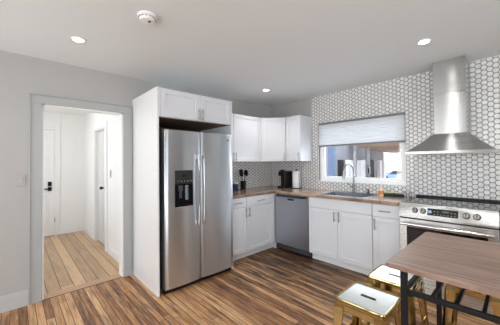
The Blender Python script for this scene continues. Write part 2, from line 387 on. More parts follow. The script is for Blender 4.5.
def base_x(name, y, sgn, x0, x1, h, m, label, parent=None):
    b = MB().box(x0, x1, y, y+sgn*.014, 0, h-.03).box(x0, x1, y, y+sgn*.010, h-.03, h-.012).box(x0, x1, y, y+sgn*.006, h-.012, h)
    return struct(name, b, m, label, 'baseboard')
base_y('baseboard_left', 0, 1, RY, -3.515, .15, mat('baseboard_paint', (.50, .505, .505), .35, var=.01), 'tall grey moulded baseboard left of the doorway')

# ------------------------------------------------------------------ hallway
HC = 2.37
struct('wall_hall_back', MB().box(-3.0, -2.88, -4.2, -2.56, 0, HC), hall_paint, 'white end wall of the hallway', 'wall')
struct('wall_hall_right', holed(MB(), 'x', -2.56, -2.46, -3.0, -.12, 0, HC, [(-1.90, -1.20, 0, 1.95)]), hall_paint, 'white right wall of the hallway', 'wall')
struct('wall_hall_left', holed(MB(), 'x', -4.32, -4.2, -3.0, -.12, 0, HC, [(-2.25, -.75, .8, 2.2)]), hall_paint, 'hallway wall hidden to the left', 'wall')
struct('ceiling_hall', MB().box(-3.0, -.12, -4.32, -2.46, HC, HC+.08), hall_paint, 'white ceiling of the hallway', 'ceiling')
area('hall_fill_light', (-1.4, -3.3, HC-.03), (0, 0, -1), .5, .5, 2.5, (1, .98, .95))  # added area light without a fixture, brightens the hallway
base_x('baseboard_hall_right', -2.56, -1, -1.03, -.12, .12, white_trim, 'white baseboard along the right side of the hallway')
base_y('baseboard_hall_back', -2.88, 1, -2.965, -2.575, .12, white_trim, 'white baseboard below the hallway end wall')
base_x('baseboard_hall_corner', -2.56, -1, -2.87, -2.04, .12, white_trim, 'short white baseboard beyond the inner hallway door')
# front door on the hall's end wall
d1 = MB().box(-2.875, -2.845, -3.86, -3.055, .012, 2.02, .002, 1)
for (a, b_) in ((-3.78, -3.50), (-3.42, -3.135)):
    for (z0, z1) in ((.16, .82), (.98, 1.52), (1.62, 1.9)):
        d1.box(-2.846, -2.838, a, b_, z0, z1, .003, 1)
        d1.box(-2.846, -2.830, a+.03, b_-.03, z0+.03, z1-.03, .006, 1)
dr = struct('door_1', d1, door_white, 'white panelled door at the end of the hallway', 'door')
MB().cyl((-2.846, -3.125, .90), (-2.838, -3.125, .90), .03, n=20).box(-2.846, -2.828, -3.155, -3.095, .945, 1.035, .008)\
    .box(-2.846, -2.82, -3.155, -3.095, .86, .935, .008).cyl((-2.83, -3.125, .90), (-2.79, -3.125, .90), .012).box(-2.80, -2.785, -3.24, -3.11, .888, .912, .005)\
    .build('door_handle', black_plastic, dr, label='black keypad lock and lever handle')
MB().box(-2.88, -2.86, -3.055, -2.965, 0, 2.115, .003, 1).box(-2.88, -2.86, -3.95, -3.86, 0, 2.115, .003, 1).box(-2.88, -2.858, -3.86, -3.055, 2.025, 2.115, .003, 1).build('casing', white_trim, dr)
MB().box(-2.878, -2.858, -3.055, -3.04, .25, .34).box(-2.878, -2.855, -3.86, -3.055, 0, .012).build('hinge', satin, dr)
# inner door on the right hall wall, partly open
struct('trim_6', MB().box(-2.0, -1.90, -2.582, -2.56, 0, 2.03, .002, 1).box(-1.20, -1.10, -2.582, -2.56, 0, 2.03, .002, 1).box(-1.9, -1.2, -2.582, -2.56, 1.95, 2.03, .002, 1)
       .box(-1.9, -1.885, -2.56, -2.46, 0, 1.95).box(-1.215, -1.2, -2.56, -2.46, 0, 1.95).box(-1.9, -1.2, -2.56, -2.46, 1.935, 1.95), white_trim, 'white casing around the inner hallway door', 'door casing')
M = Matrix.Translation((-1.884, -2.505, 0))
d2 = MB().box(0, .455, -.018, .018, .012, 1.93, .002, 1, mtx=M)
for (z0, z1) in ((.2, .85), (1.02, 1.78)): d2.box(.09, .36, -.024, -.016, z0, z1, .003, 1, mtx=M)
dr2 = struct('door_2', d2, door_grey, 'grey inner door standing partly open on the right of the hallway', 'door')
MB().cyl(M @ V(.40, -.018, .96), M @ V(.40, -.05, .96), .011).lathe([(0, -.026), (.018, -.022), (.027, 0), (.018, .022), (0, .026)], M @ V(.40, -.06, .96)).build('door_knob', black_plastic, dr2, True, label='black round knob')
struct('wall_side_room', MB().box(-3.2, -.8, -.9, -.85, 0, HC).box(-3.25, -3.2, -2.46, -.85, 0, HC).box(-.8, -.75, -2.46, -.85, 0, HC).box(-3.2, -.8, -2.46, -.85, HC, HC+.05), dark_room, 'room behind the inner hallway door, its gloom put into dark walls', 'wall')
# light switch on the left hall wall side and on the kitchen wall
plate_m = mat('switch_plate_plastic', (.42, .415, .405), .4)
def switch(name, M4, label, group):
    e = empty(name, M4.translation, label=label, cat='light switch', group=group); e.matrix_world = M4
    MB().box(-.036, .036, -.006, 0, -.058, .058, .004).build('cover_plate', plate_m, e)
    MB().box(-.016, .016, -.012, -.004, -.033, .033, .004).build('rocker', plate_m, e)
    return e
switch('light_switch', Matrix.Translation((0.0005, -3.572, 1.205)) @ Matrix.Rotation(PI/2, 4, 'Z'), 'white rocker light switch on the grey wall left of the doorway casing', 'light switches')
switch('light_switch', Matrix.Translation((-.93, -2.561, 1.21)), 'white light switch on the hallway wall beside the inner door casing', 'light switches')

# ------------------------------------------------------------------ ceiling fittings
def downlight(loc, label, power):
    e = empty('recessed_light', loc, label=label, cat='ceiling light', group='recessed ceiling lights')
    MB().lathe([(.040, -.001), (.056, -.0005), (.060, -.004), (.058, -.008), (.042, -.006), (.040, -.001)]).build('trim_ring', white_plastic, e, True)
    MB().lathe([(0, -.003), (.041, -.003), (.041, -.0055), (0, -.0055)]).build('lens', lens_m, e)
    l = bpy.data.lights.new('lamp', 'SPOT'); l.energy = power; l.spot_size = math.radians(140); l.spot_blend = .9; l.shadow_soft_size = .05; l.color = (1, .98, .955)
    q = bpy.data.objects.new('lamp', l); C.objects.link(q); q.location = (0, 0, -.04); q.parent = e
downlight((.722, -3.224, H), 'round recessed ceiling light above the hallway doorway', 9)
downlight((.731, -.909, H), 'round recessed ceiling light in front of the corner wall cabinets', 20)
downlight((2.723, -.942, H), 'round recessed ceiling light in front of the range hood', 32)
downlight((2.715, -3.23, H), 'round recessed ceiling light above the camera, added outside the picture', 34)  # unseen fourth lamp, added on the grid to light table and stools
e = empty('smoke_detector', (1.463, -2.921, H), label='round white smoke detector mounted on the ceiling', cat='smoke detector')
MB().lathe([(0, 0), (.066, 0), (.067, -.012), (.060, -.018), (0, -.018)]).build('mount_ring', white_plastic, e, True)
MB().lathe([(.056, -.018), (.055, -.021), (.053, -.030), (.046, -.038), (.02, -.041), (0, -.041)]).build('cover', white_plastic, e, True)
MB().lathe([(0, -.044), (.010, -.044), (.011, -.040), (0, -.040)], (.012, .012, 0)).build('test_button', grey_body, e, True)
b_ = MB()
for i in range(14):
    a = 2*PI*i/14; b_.box(.0545, .0575, -.008, .008, -.0245, -.021, mtx=Matrix.Rotation(a, 4, 'Z'))
b_.build('vent_slot', grey_body, e)

# ------------------------------------------------------------------ window, shade
wx0, wx1, wz0, wz1 = WIN
e = struct('window_1', MB().box(wx0, wx1, .02, .09, wz0, wz0+.05, .003, 1).box(wx0, wx1, .02, .09, wz1-.045, wz1, .003, 1)
           .box(wx0, wx0+.045, .02, .09, wz0+.05, wz1-.045, .003, 1).box(wx1-.045, wx1, .02, .09, wz0+.05, wz1-.045, .003, 1), white_trim, 'white framed window above the sink', 'window')
fr = MB()
a, b2, y0 = wx0+.045, wx1-.045, .045
fr.box(a, a+.03, y0, y0+.03, wz0+.08, wz1-.075, .002, 1).box(b2-.03, b2, y0, y0+.03, wz0+.08, wz1-.075, .002, 1)
fr.box(a, b2, y0, y0+.03, wz0+.05, wz0+.08, .002, 1).box(a, b2, y0, y0+.03, wz1-.075, wz1-.045, .002, 1)
fr.build('sash', white_trim, e)
MB().box(a+.02, b2-.02, .058, .062, wz0+.07, wz1-.06).build('pane', pane, e)
MB().box(wx0-.002, wx1+.002, -.012, .03, wz0-.004, wz0+.012, .002, 1).build('window_sill', white_trim, e)
MB().box(wx0-.006, wx0, -.010, .12, wz0, wz1).box(wx1, wx1+.006, -.010, .12, wz0, wz1).box(wx0-.006, wx1+.006, -.010, .12, wz1, wz1+.006).build('edge_trim', trim_paint, e)
e = empty('window_shade', (0, 0, 0), label='pale blue grey pleated shade pulled halfway down the window', cat='window shade')
MB().box(wx0+.004, wx1-.004, -.020, .016, wz1-.028, wz1-.002, .003).build('head_rail', shade_rail, e)
b_ = MB(); n = 18; z1, z0 = wz1-.028, 1.618; pts = []
for i in range(n+1):
    z = z1-(z1-z0)*i/n; pts.append(((-.016 if i % 2 else -.010), z))
ring = [(p[0], p[1]) for p in pts]+[((.006 if i % 2 else .0), z1-(z1-z0)*i/n) for i in range(n, -1, -1)]
Mx = Matrix(((0, 0, 1, 0), (1, 0, 0, 0), (0, 1, 0, 0), (0, 0, 0, 1)))
b_.prism(ring, wx0+.008, wx1-.008, mtx=Mx); b_.build('pleated_fabric', shade_m, e)
MB().box(wx0+.006, wx1-.006, -.020, .008, 1.594, 1.62, .003).build('bottom_rail', shade_rail, e)

# ------------------------------------------------------------------ cabinets. local: back at y=0, front towards -y, x to the right
def shaker(mb, x0, x1, yf, z0, z1, fw=.055, t=.02):
    """door leaf: front face at yf, recessed flat centre panel"""
    b = bmesh.new()
    o_ = [(x0, z0), (x1, z0), (x1, z1), (x0, z1)]
    def ring(q, y): return [b.verts.new((p[0], y, p[1])) for p in q]
    def inset(q, d): (a, c1), (b2, _), (_, d2), _ = q; return [(a+d, c1+d), (b2-d, c1+d), (b2-d, d2-d), (a+d, d2-d)]
    rs = [ring(o_, yf+t), ring(o_, yf+.002), ring(inset(o_, .002), yf), ring(inset(o_, fw), yf), ring(inset(o_, fw+.003), yf+.009)]
    for a, q in zip(rs, rs[1:]):
        for i in range(4): b.faces.new((a[i], a[(i+1) % 4], q[(i+1) % 4], q[i]))
    b.faces.new(rs[0][::-1]); b.faces.new(rs[-1]); bmesh.ops.recalc_face_normals(b, faces=b.faces)
    return mb.merge(b)
def pull(parent, x, z, yf, vertical=True, L=.13):
    h = MB(); h2 = L/2
    if vertical:
        h.cyl((x, yf-.028, z-h2), (x, yf-.028, z+h2), .006, n=12)
        for s_ in (-1, 1): h.cyl((x, yf, z+s_*h2*.68), (x, yf-.028, z+s_*h2*.68), .0045, n=10)
    else:
        h.cyl((x-h2, yf-.028, z), (x+h2, yf-.028, z), .006, n=12)
        for s_ in (-1, 1): h.cyl((x+s_*h2*.68, yf, z), (x+s_*h2*.68, yf-.028, z), .0045, n=10)
    return h.build('handle', satin, parent, True)
def door(parent, x0, x1, yf, z0, z1, hx=None, hz=None):
    d = shaker(MB(), x0, x1, yf, z0, z1).build('door', cab_white, parent)
    if hx is not None: pull(d, hx, hz, yf)
    return d
def drawer(parent, x0, x1, yf, z0, z1, handle=True, name='drawer', L=.13):
    d = MB().box(x0, x1, yf, yf+.02, z0, z1, .002, 1).build(name, cab_white, parent)
    if handle: pull(d, (x0+x1)/2, (z0+z1)/2, yf, False, L)
    return d
# tall fridge enclosure (left wall)
A = PI/2
e = empty('fridge_cabinet', (0.0, -2.554, 0), A, 'tall white cabinet enclosure around the steel fridge, doors on top', 'cabinet')
MB().box(0, .019, -.7534, -.0005, 0, 2.150, .0015, 1).build('side_panel', cab_panel, e, label='tall glossy white side panel facing the doorway')
MB().box(.962, .981, -.7534, -.0005, 0, 2.150, .0015, 1).build('side_panel', cab_white, e)
MB().box(.019, .962, -.733, -.0005, 1.845, 2.150).build('carcass', cab_white, e)
MB().box(.0195, .9615, -.0115, -.0015, 0.001, 1.844).build('back_board', brown_wood, e, label='brown unpainted board behind the fridge')
MB().box(.019, .962, -.731, -.012, 1.838, 1.8445).build('underside', brown_wood, e)
door(e, .040, .507, -.7534, 1.848, 2.146, .487, 1.915); door(e, .511, .960, -.7534, 1.848, 2.146, .531, 1.915)
MB().box(.019, .0375, -.7534, -.733, 1.845, 2.150).build('filler', cab_white, e)
# wall cabinets
G = 'white shaker wall cabinets'
e = empty('wall_cabinet', (0, -1.572, 0), A, 'white shaker wall cabinet between the fridge and the corner', 'cabinet', G)
MB().box(0, .960, -.305, -.0085, 1.371, 2.104, .001, 1).build('carcass', cab_white, e)
door(e, .003, .368, -.327, 1.374, 2.101, .345, 1.445); door(e, .372, .952, -.327, 1.374, 2.101, .398, 1.445)
e = empty('corner_wall_cabinet', (0, 0, 0), 0, 'white wall cabinet set diagonally in the corner, single door', 'cabinet', G)
MB().prism([(.0085, -.0085), (.0085, -.610), (.310, -.610), (.610, -.310), (.610, -.0085)], 1.371, 2.104).build('carcass', cab_white, e)
M45 = Matrix.Translation((.310, -.610, 0)) @ Matrix.Rotation(PI/4, 4, 'Z')
d = shaker(MB(), .012, .412, -.022, 1.374, 2.101).build('door', cab_white, e); d.matrix_local = M45
pull(d, .385, 1.445, -.022)
e = empty('wall_cabinet', (.612, 0, 0), 0, 'narrow white shaker wall cabinet nearest the window', 'cabinet', G)
MB().box(.001, .302, -.305, -.0085, 1.371, 2.104, .001, 1).build('carcass', cab_white, e)
door(e, .012, .300, -.327, 1.374, 2.101, .272, 1.445)
# base cabinets
G = 'white shaker base cabinets'
def carcass(e, w, x0=0, depth=.608):
    MB().box(x0, w, -depth, -.012, .10, .874).build('carcass', cab_white, e)
    return MB().box(x0, w, -.545, -.525, .0, .10).build('toe_kick', white_trim, e)
e = empty('base_cabinet', (0, -1.572, 0), A, 'white base cabinet beside the fridge, one drawer over a door', 'cabinet', G)
carcass(e, .350); drawer(e, .003, .347, -.63, .735, .868); door(e, .003, .347, -.63, .105, .729, .318, .655)
e = empty('base_cabinet', (0, -1.221, 0), A, 'white base cabinet in the corner left of the dishwasher, drawer over door', 'cabinet', G)
carcass(e, 1.20, .001); drawer(e, .004, .533, -.63, .735, .868, L=.15); door(e, .004, .533, -.63, .105, .729, .032, .655)
MB().box(.535, .576, -.629, -.608, .10, .872).build('filler', cab_white, e)
MB().box(.619, .638, -.610, -.560, 0, .872).build('end_filler', cab_white, e)
e = empty('sink_cabinet', (1.254, 0, 0), 0, 'white sink base cabinet with two doors under the faucet', 'cabinet', G)
MB().box(0, .862, -.608, -.012, .10, .70).box(0, .018, -.608, -.012, .70, .874).box(.844, .862, -.608, -.012, .70, .874).box(0, .862, -.608, -.59, .70, .874).build('carcass', cab_white, e)
MB().box(0, .862, -.545, -.525, 0, .10).build('toe_kick', white_trim, e)
drawer(e, .003, .859, -.63, .735, .868, False, 'false_front'); door(e, .003, .428, -.63, .105, .729, .398, .655); door(e, .432, .859, -.63, .105, .729, .462, .655)
e = empty('base_cabinet', (2.118, 0, 0), 0, 'narrow white base cabinet between the sink cabinet and the range', 'cabinet', G)
carcass(e, .286); drawer(e, .004, .283, -.63, .735, .868, L=.12); door(e, .004, .283, -.63, .105, .729, .032, .645)
e = empty('base_cabinet', (3.176, 0, 0), 0, 'white base cabinet to the right of the range', 'cabinet', G)
carcass(e, .9); drawer(e, .004, .896, -.63, .735, .868); door(e, .004, .448, -.63, .105, .729, .418, .645); door(e, .452, .896, -.63, .105, .729, .482, .645)

# countertop
CZ0, CZ1 = .876, .914
SX0, SX1, SY0, SY1 = 1.40, 2.0, -.56, -.135
o = tag(MB().box(.648, SX0, -.645, -.0085, CZ0, CZ1, .003).box(SX1, 2.402, -.645, -.0085, CZ0, CZ1, .003).box(SX0, SX1, -.645, SY0, CZ0, CZ1, .003).box(SX0, SX1, SY1, -.0085, CZ0, CZ1, .003).build('countertop', counter_m),
        'brown butcher block worktop running from the corner past the sink to the range', 'countertop')
o = tag(MB().box(.0085, .648, -1.570, -.0085, CZ0, CZ1, .003).build('countertop', counter_y), 'brown butcher block worktop between the fridge and the corner', 'countertop')
tag(MB().box(3.176, 4.1, -.645, -.0085, CZ0, CZ1, .003).build('countertop', counter_m), 'short brown wooden worktop to the right of the range', 'countertop')

# sink + faucet
e = empty('sink', (0, 0, 0), label='stainless steel drop-in sink in the wooden worktop under the window', cat='sink')
b = MB()
def ringr(x0, x1, y0, y1, z, r): return [(p[0], p[1], z) for p in rrect(x0, x1, y0, y1, r)]
b.loft([ringr(SX0-.022, SX1+.022, SY0-.022, SY1+.062, .9142, .03), ringr(SX0-.02, SX1+.02, SY0-.02, SY1+.06, .9175, .03),
        ringr(SX0+.008, SX1-.008, SY0+.008, SY1-.008, .9175, .05), ringr(SX0+.014, SX1-.014, SY0+.014, SY1-.014, .905, .05), ringr(SX0+.022, SX1-.022, SY0+.022, SY1-.022, .74, .05), ringr(SX0+.06, SX1-.06, SY0+.06, SY1-.06, .725, .04)], cap=False)
pts = ringr(SX0+.06, SX1-.06, SY0+.06, SY1-.06, .725, .04); bb = bmesh.new(); bb.faces.new([bb.verts.new(p) for p in pts]); b.merge(bb)
b.build('basin', sink_steel, e, True)
MB().lathe([(0, .7265), (.03, .7265), (.042, .7285), (.042, .7255), (0, .7255)], (1.7, -.34, 0)).build('drain', bright, e, True)
e = empty('faucet', (1.662, -.105, .9175), label='tall gooseneck pull-down faucet behind the sink', cat='faucet')
MB().lathe([(0, 0), (.028, 0), (.028, .006), (.022, .012), (.019, .018), (.019, .11), (.014, .12), (0, .12)]).build('base', faucet_m, e, True)
pts = [(0, 0, .11), (0, 0, .26)]; r = .098
dx, dy = -.26, -.966
for i in range(1, 15):
    a = PI*i/14*1.03; q = r*(1-math.cos(a)); pts.append((q*dx, q*dy, .30+r*math.sin(a)))
MB().tube(pts, .0115, 14).build('spout', faucet_m, e, True)
p = Vector(pts[-1]); MB().cyl(p, p+V(-.002, -.004, -.10), .0135, .018, n=18, bev=.002).build('spray_head', faucet_m, e, True)
MB().cyl((-.015, 0, .075), (-.042, 0, .08), .011, n=14).tube([(-.040, 0, .08), (-.06, -.005, .10), (-.085, -.012, .135)], [.006, .0055, .0045], 10).build('lever', faucet_m, e, True)
e = empty('soap_dispenser', (1.86, -.10, .9175), label='small dark soap dispenser pump on the sink rim right of the faucet', cat='soap dispenser')
MB().lathe([(0, 0), (.020, 0), (.020, .008), (.012, .014), (.010, .045), (0, .045)]).build('base', grey_body, e, True)
MB().cyl((0, 0, .04), (0, 0, .06), .007).cyl((0, 0, .058), (-.01, -.045, .062), .006).build('pump', grey_body, e, True)

# ------------------------------------------------------------------ refrigerator (left wall)
e = empty('refrigerator', (0.02, -2.500, 0), A, 'stainless steel side-by-side refrigerator with water dispenser in the left door', 'refrigerator')
W = .906
MB().box(.004, W-.014, -.710, -.005, .03, 1.700, .004).build('body', grey_body, e)
MB().box(.01, W-.02, -.735, -.69, .0, .05, .002).build('toe_grille', black_plastic, e)
def fdoor(x0, x1):
    pts = [(x0, -.715), (x1, -.715), (x1, -.765)]; n = 10
    rr = .016
    for i in range(n+1):
        t = i/n; x = x1-.004-(x1-x0-.008)*t; pts.append((x, -.772-.014*math.sin(PI*t)))
    pts += [(x0, -.765)]
    return pts
split = .431
b = MB()
lp = fdoor(.004, split-.0025)
b.prism(lp, .055, 1.708, .002, seg=1)
# the dispenser is a framed unit set on the door face
dl = b.build('door', fridge_steel, e, True, label='left freezer door with the dispenser')
dd = MB().prism(fdoor(split+.0025, W-.012), .055, 1.708, .002, seg=1).build('door', fridge_steel, e, True, label='plain right fridge door')
yx = -.787
handle_m = mat('fridge_handle_steel', (.62, .62, .62), .3, 1, scale=30)
def fhandle(parent, x):
    h = MB(); rings = []
    for k in range(13):
        t = k/12; z = .665+(1.455-.665)*t; y = yx-.020-.012*math.sin(PI*t)
        rings.append([V(x-.013, y, z), V(x-.010, y-.012, z), V(x+.010, y-.012, z), V(x+.013, y, z), V(x+.010, y+.006, z), V(x-.010, y+.006, z)])
    h.loft(rings)
    for z in (.690, 1.425): h.box(x-.013, x+.013, yx-.026, yx+.004, z-.022, z+.022, .003)
    return h.build('handle', handle_m, parent, True)
fhandle(dl, .394); fhandle(dd, .458)
dx0, dx1, dz0, dz1 = .112, .320, .895, 1.280
disp = MB()
disp.box(dx0, dx1, -.794, -.780, 1.135, dz1, .004).build('dispenser_panel', mat('panel_charcoal', (.03, .03, .032), .5, spec=.2), dl, label='dark control panel of the dispenser')
cav = MB().box(dx0, dx0+.016, -.794, -.780, dz0, 1.135).box(dx1-.016, dx1, -.794, -.780, dz0, 1.135).box(dx0, dx1, -.795, -.780, dz0, dz0+.018)
cav.box(dx0+.016, dx1-.016, -.7885, -.780, dz0+.018, 1.135).box(dx0+.018, dx1-.018, -.800, -.785, dz0+.004, dz0+.014, .002)
cav.build('dispenser_niche', mat('niche_black', (.006, .006, .007), .7, spec=.06), dl, label='black dispenser recess')
MB().box(dx0+.045, dx0+.075, -.7935, -.7865, .985, 1.10, .003).box(dx0+.035, dx0+.085, -.796, -.7865, 1.06, 1.12, .003).build('paddle', grey_body, dl)
MB().box(dx0+.115, dx0+.150, -.7925, -.7865, .96, 1.12, .003).build('water_chute', mat('bluish_steel', (.30, .38, .46), .25, .8), dl)
MB().box(dx0+.075, dx0+.125, -.7955, -.793, 1.205, 1.235).build('display', black_gloss, dl)
MB().box(dx0-.006, dx1+.006, -.793, -.780, dz0-.010, dz0, .002).build('dispenser_lip', bright, dl)
for i in range(5): MB().cyl((dx0+.03+i*.0375, -.793, 1.165), (dx0+.03+i*.0375, -.7955, 1.165), .006, n=12).build('button', bright, dl)
MB().cyl((.815, -.778, 1.635), (.815, -.784, 1.635), .013, n=20).build('badge', mat('badge_grey', (.22, .23, .25), .3, .8), dd)

# ------------------------------------------------------------------ dishwasher
e = empty('dishwasher', (.640, 0, 0), 0, 'stainless steel dishwasher between the corner cabinet and the sink cabinet', 'dishwasher')
MB().box(.004, .606, -.600, -.02, .03, .868).build('tub', grey_body, e)
d = MB().box(.004, .606, -.632, -.602, .105, .826, .003).build('door', dw_steel, e)
MB().box(.004, .606, -.630, -.602, .862, .869, .002).box(.004, .022, -.630, -.602, .829, .862, .002).box(.588, .606, -.630, -.602, .829, .862, .002).build('top_frame', dw_steel, e)
MB().box(.022, .588, -.629, -.602, .829, .862, .001).build('control_strip', mat('dark_steel_strip', (.07, .08, .10), .25, .9), e, label='dark blue black control strip')
MB().box(.245, .365, -.6335, -.628, .785, .815, .004).build('pocket_handle', black_plastic, d)
MB().box(.235, .375, -.639, -.630, .812, .822, .003).build('handle_lip', dw_steel, d)
MB().box(.004, .606, -.560, -.545, .0, .10).build('toe_kick', black_plastic, e)
MB().cyl((.56, -.629, .845), (.56, -.6305, .845), .005).build('indicator', satin, e)

# ------------------------------------------------------------------ range
RW = .756
e = empty('range', (2.412, 0, 0), 0, 'slide-in stainless steel electric range with black glass cooktop', 'range')
MB().box(.004, RW-.004, -.620, -.012, .04, .905).build('body', grey_body, e)
MB().box(0, RW, -.640, -.055, .905, .924, .003).build('cooktop', black_gloss, e)
MB().box(0, RW, -.055, -.0085, .905, .945, .004).build('rear_vent', black_plastic, e)
for (x, y, r) in ((.2, -.45, .10), (.56, -.45, .085), (.2, -.19, .075), (.56, -.19, .10)):
    MB().lathe([(r, .9242), (r+.003, .9242), (r+.003, .9246), (r, .9246), (r, .9242)], (x, y, 0), 40).build('burner_ring', mat('burner_ring_grey', (.16, .16, .16), .4), e)
# slanted control panel: profile in (y,z)
def profx(mb, prof, x0, x1, bev=0):
    return mb.prism([(p[0], p[1]) for p in prof], x0, x1, bev, mtx=Matrix(((0, 0, 1, 0), (1, 0, 0, 0), (0, 1, 0, 0), (0, 0, 0, 1))))
cpnl = profx(MB(), [(-.620, .922), (-.655, .922), (-.690, .800), (-.690, .782), (-.620, .782)], 0, RW, .003).build('control_panel', range_steel, e)
def on_panel(x, z, out=0):   # point on the slanted face
    t = (.922-z)/(.122); y = -.655-.035*t
    return V(x, y, z)+V(0, -.961, .276)*out
for x in (.145, .213, .545, .618):
    k = MB().cyl(on_panel(x, .858, .006), on_panel(x, .858, .030), .021, .018, n=28, bev=.002)
    kn = k.build('knob', satin, e, True)
    MB().cyl(on_panel(x, .858, 0), on_panel(x, .858, .006), .027, n=28).build('skirt', grey_body, kn, True)
    MB().box(-.0035, .0035, -.005, .005, -.017, .017, .001, mtx=Matrix.Translation(on_panel(x, .858, .031)) @ Matrix.Rotation(.28, 4, 'X')).build('grip', grey_body, kn)
Mp = Matrix.Translation(on_panel(.37, .858, 0)) @ Matrix.Rotation(math.atan(.035/.122)*-1, 4, 'X')
MB().box(-.118, .118, -.004, .004, -.034, .034, .002, mtx=Mp).build('display', black_gloss, cpnl)
MB().box(.0, .05, -.0052, -.003, .004, .018, mtx=Mp).build('digits', display_m, cpnl)
MB().lathe([(0, 0), (.016, 0), (.016, .003), (0, .003)], mtx=Mp @ Matrix.Translation((-.098, -.004, 0)) @ Matrix.Rotation(PI/2, 4, 'X')).build('icon', blue_m, cpnl)
for i in range(7):
    for j in range(2):
        if 2 <= i <= 3 and j == 1: continue
        MB().box(-.066+i*.026, -.056+i*.026, -.0050, -.003, -.022+j*.026, -.017+j*.026, mtx=Mp).build('touch_key', mat('key_print', (.35, .36, .38), .5), cpnl)
od = MB().box(.003, .11, -.680, -.625, .215, .768, .004).box(RW-.11, RW-.003, -.680, -.625, .215, .768, .004).box(.11, RW-.11, -.680, -.625, .215, .30, .002).box(.11, RW-.11, -.680, -.625, .665, .768, .002).build('oven_door', range_steel, e)
MB().box(.070, RW-.070, -.684, -.63, .255, .690, .003).build('oven_window', black_gloss, od)
MB().tube([(.03, -.735, .722), (RW-.03, -.735, .722)], .017, 18).box(.04, .075, -.74, -.675, .712, .732, .003).box(RW-.075, RW-.04, -.74, -.675, .712, .732, .003).build('handle', bright, od, True)
MB().box(.003, RW-.003, -.680, -.625, .045, .205, .004).build('storage_drawer', range_steel, e)
MB().box(.0, RW, -.66, -.62, .770, .781).build('door_gap', black_plastic, e)

# ------------------------------------------------------------------ range hood
hx = 2.792
e = empty('range_hood', (hx, 0, 1.43), 0, 'stainless steel chimney range hood with flared canopy on the hexagon tiles', 'range hood')
def rr4(x, y0, y1, z): return [(-x, y0, z), (x, y0, z), (x, y1, z), (-x, y1, z)]
hw, hd, cw, cd = .362, .485, .138, .285
MB().loft([rr4(hw, -hd, -.0085, .0), rr4(hw, -hd, -.0085, .024), rr4(hw-.003, -hd+.003, -.0085, .026)]).build('canopy_rim', range_steel, e)
MB().loft([rr4(hw-.004, -hd+.004, -.0085, .026), rr4((hw+cw)*.49, -(hd+cd)*.495, -.0085, .118), rr4(cw+.006, -cd-.006, -.0085, .212)]).build('canopy', hood_canopy, e)
MB().box(-cw+.002, cw-.002, -cd+.002, -.0085, .206, .64, .002).build('lower_chimney', hood_steel, e)
MB().box(-cw, cw, -cd, -.0085, .64, H-1.43-.001, .002).build('upper_chimney', hood_steel, e)
MB().box(-hw+.03, hw-.03, -hd+.05, -.05, -.004, .001).build('filter', satin, e)
for i in range(4): MB().cyl((-.045+i*.03, -hd, .012), (-.045+i*.03, -hd-.003, .012), .006, n=14).build('button', bright, e)

# ------------------------------------------------------------------ things on the worktop
e = empty('utensil_holder', (.125, -.845, .914), label='narrow dark utensil holder on the worktop beside the fridge', cat='utensil holder')
MB().lathe([(0, .001), (.042, .001), (.044, .012), (.046, .14), (.043, .14), (.041, .012), (0, .008)]).build('jar', black_plastic, e, True)
MB().lathe([(0, .0), (.046, .0), (.046, .01), (0, .01)]).build('base', black_plastic, e, True)
def utensil(name, head, label, px_, py_, tilt, az, L):
    e = empty(name, (.125+px_, -.845+py_, .926), label=label, cat='kitchen utensil', group='black kitchen utensils in the holder')
    Mt = Matrix.Rotation(az, 4, 'Z') @ Matrix.Rotation(tilt, 4, 'Y')
    MB().cyl(Mt @ V(0, 0, 0), Mt @ V(0, 0, L), .007, .006, n=12).build('shaft', black_plastic, e, True)
    b = MB()
    if head == 'ladle': b.lathe([(0, -.030), (.028, -.024), (.044, 0), (.041, 0), (.026, -.020), (0, -.026)], mtx=Mt @ Matrix.Translation((.016, 0, L+.03)) @ Matrix.Rotation(1.35, 4, 'Y'))
    elif head == 'spoon': b.lathe([(0, -.008), (.03, -.006), (.036, 0), (.03, .002), (0, -.002)], mtx=Mt @ Matrix.Translation((0, 0, L+.034)) @ Matrix.Rotation(1.45, 4, 'Y') @ Matrix.Scale(1.3, 4, (1, 0, 0)))
    else: b.box(-.004, .004, -.038, .038, L, L+.095, .003, mtx=Mt)
    bmesh.ops.scale(b.bm, vec=((.8,)*3 if head == 'spoon' else (1.22,)*3), space=Matrix.Translation(-(Mt @ V(0, 0, L))), verts=b.bm.verts)
    b.build('head', black_plastic, e, True)
utensil('ladle', 'ladle', 'black ladle leaning toward the corner in the utensil holder', 0, .016, .11, 1.5, .225)
utensil('spatula', 'spatula', 'black flat spatula leaning toward the fridge in the utensil holder', .006, -.016, .11, -1.6, .205)
utensil('serving_spoon', 'spoon', 'black serving spoon standing behind ladle and spatula', -.018, 0, .085, 3.1, .215)
e = empty('canister', (.15, -1.035, .914), label='navy blue canister with a pale lid right beside the fridge', cat='canister')
MB().lathe([(0, 0), (.046, 0), (.05, .006), (.05, .105), (0, .105)]).build('jar', navy, e, True)
MB().lathe([(0, .105), (.051, .105), (.051, .125), (.046, .130), (0, .130)]).build('lid', mat('pale_blue_lid', (.50, .56, .64), .5), e, True)
e = empty('coffee_maker', (.468, -.175, .914), -.15, label='black single-serve coffee maker beside the paper towel roll', cat='coffee maker')
MB().box(-.055, .085, -.13, .09, 0, .030, .006).build('base', black_plastic, e)
MB().box(-.005, .085, -.10, .09, .030, .290, .010).build('body', black_plastic, e)
MB().box(-.085, -.005, -.085, .07, .205, .285, .010).build('brew_head', black_plastic, e)
MB().box(-.085, -.035, -.06, .05, .286, .312, .008).build('lid_handle', grey_body, e)
MB().cyl((-.05, -.0, .206), (-.05, 0, .185), .014).build('nozzle', grey_body, e)
MB().cyl((.03, 0, .290), (.03, 0, .297), .036, n=24).build('pod_ring', satin, e, True)
MB().box(-.052, -.012, -.10, .05, .031, .038, .002).build('drip_tray', satin, e)
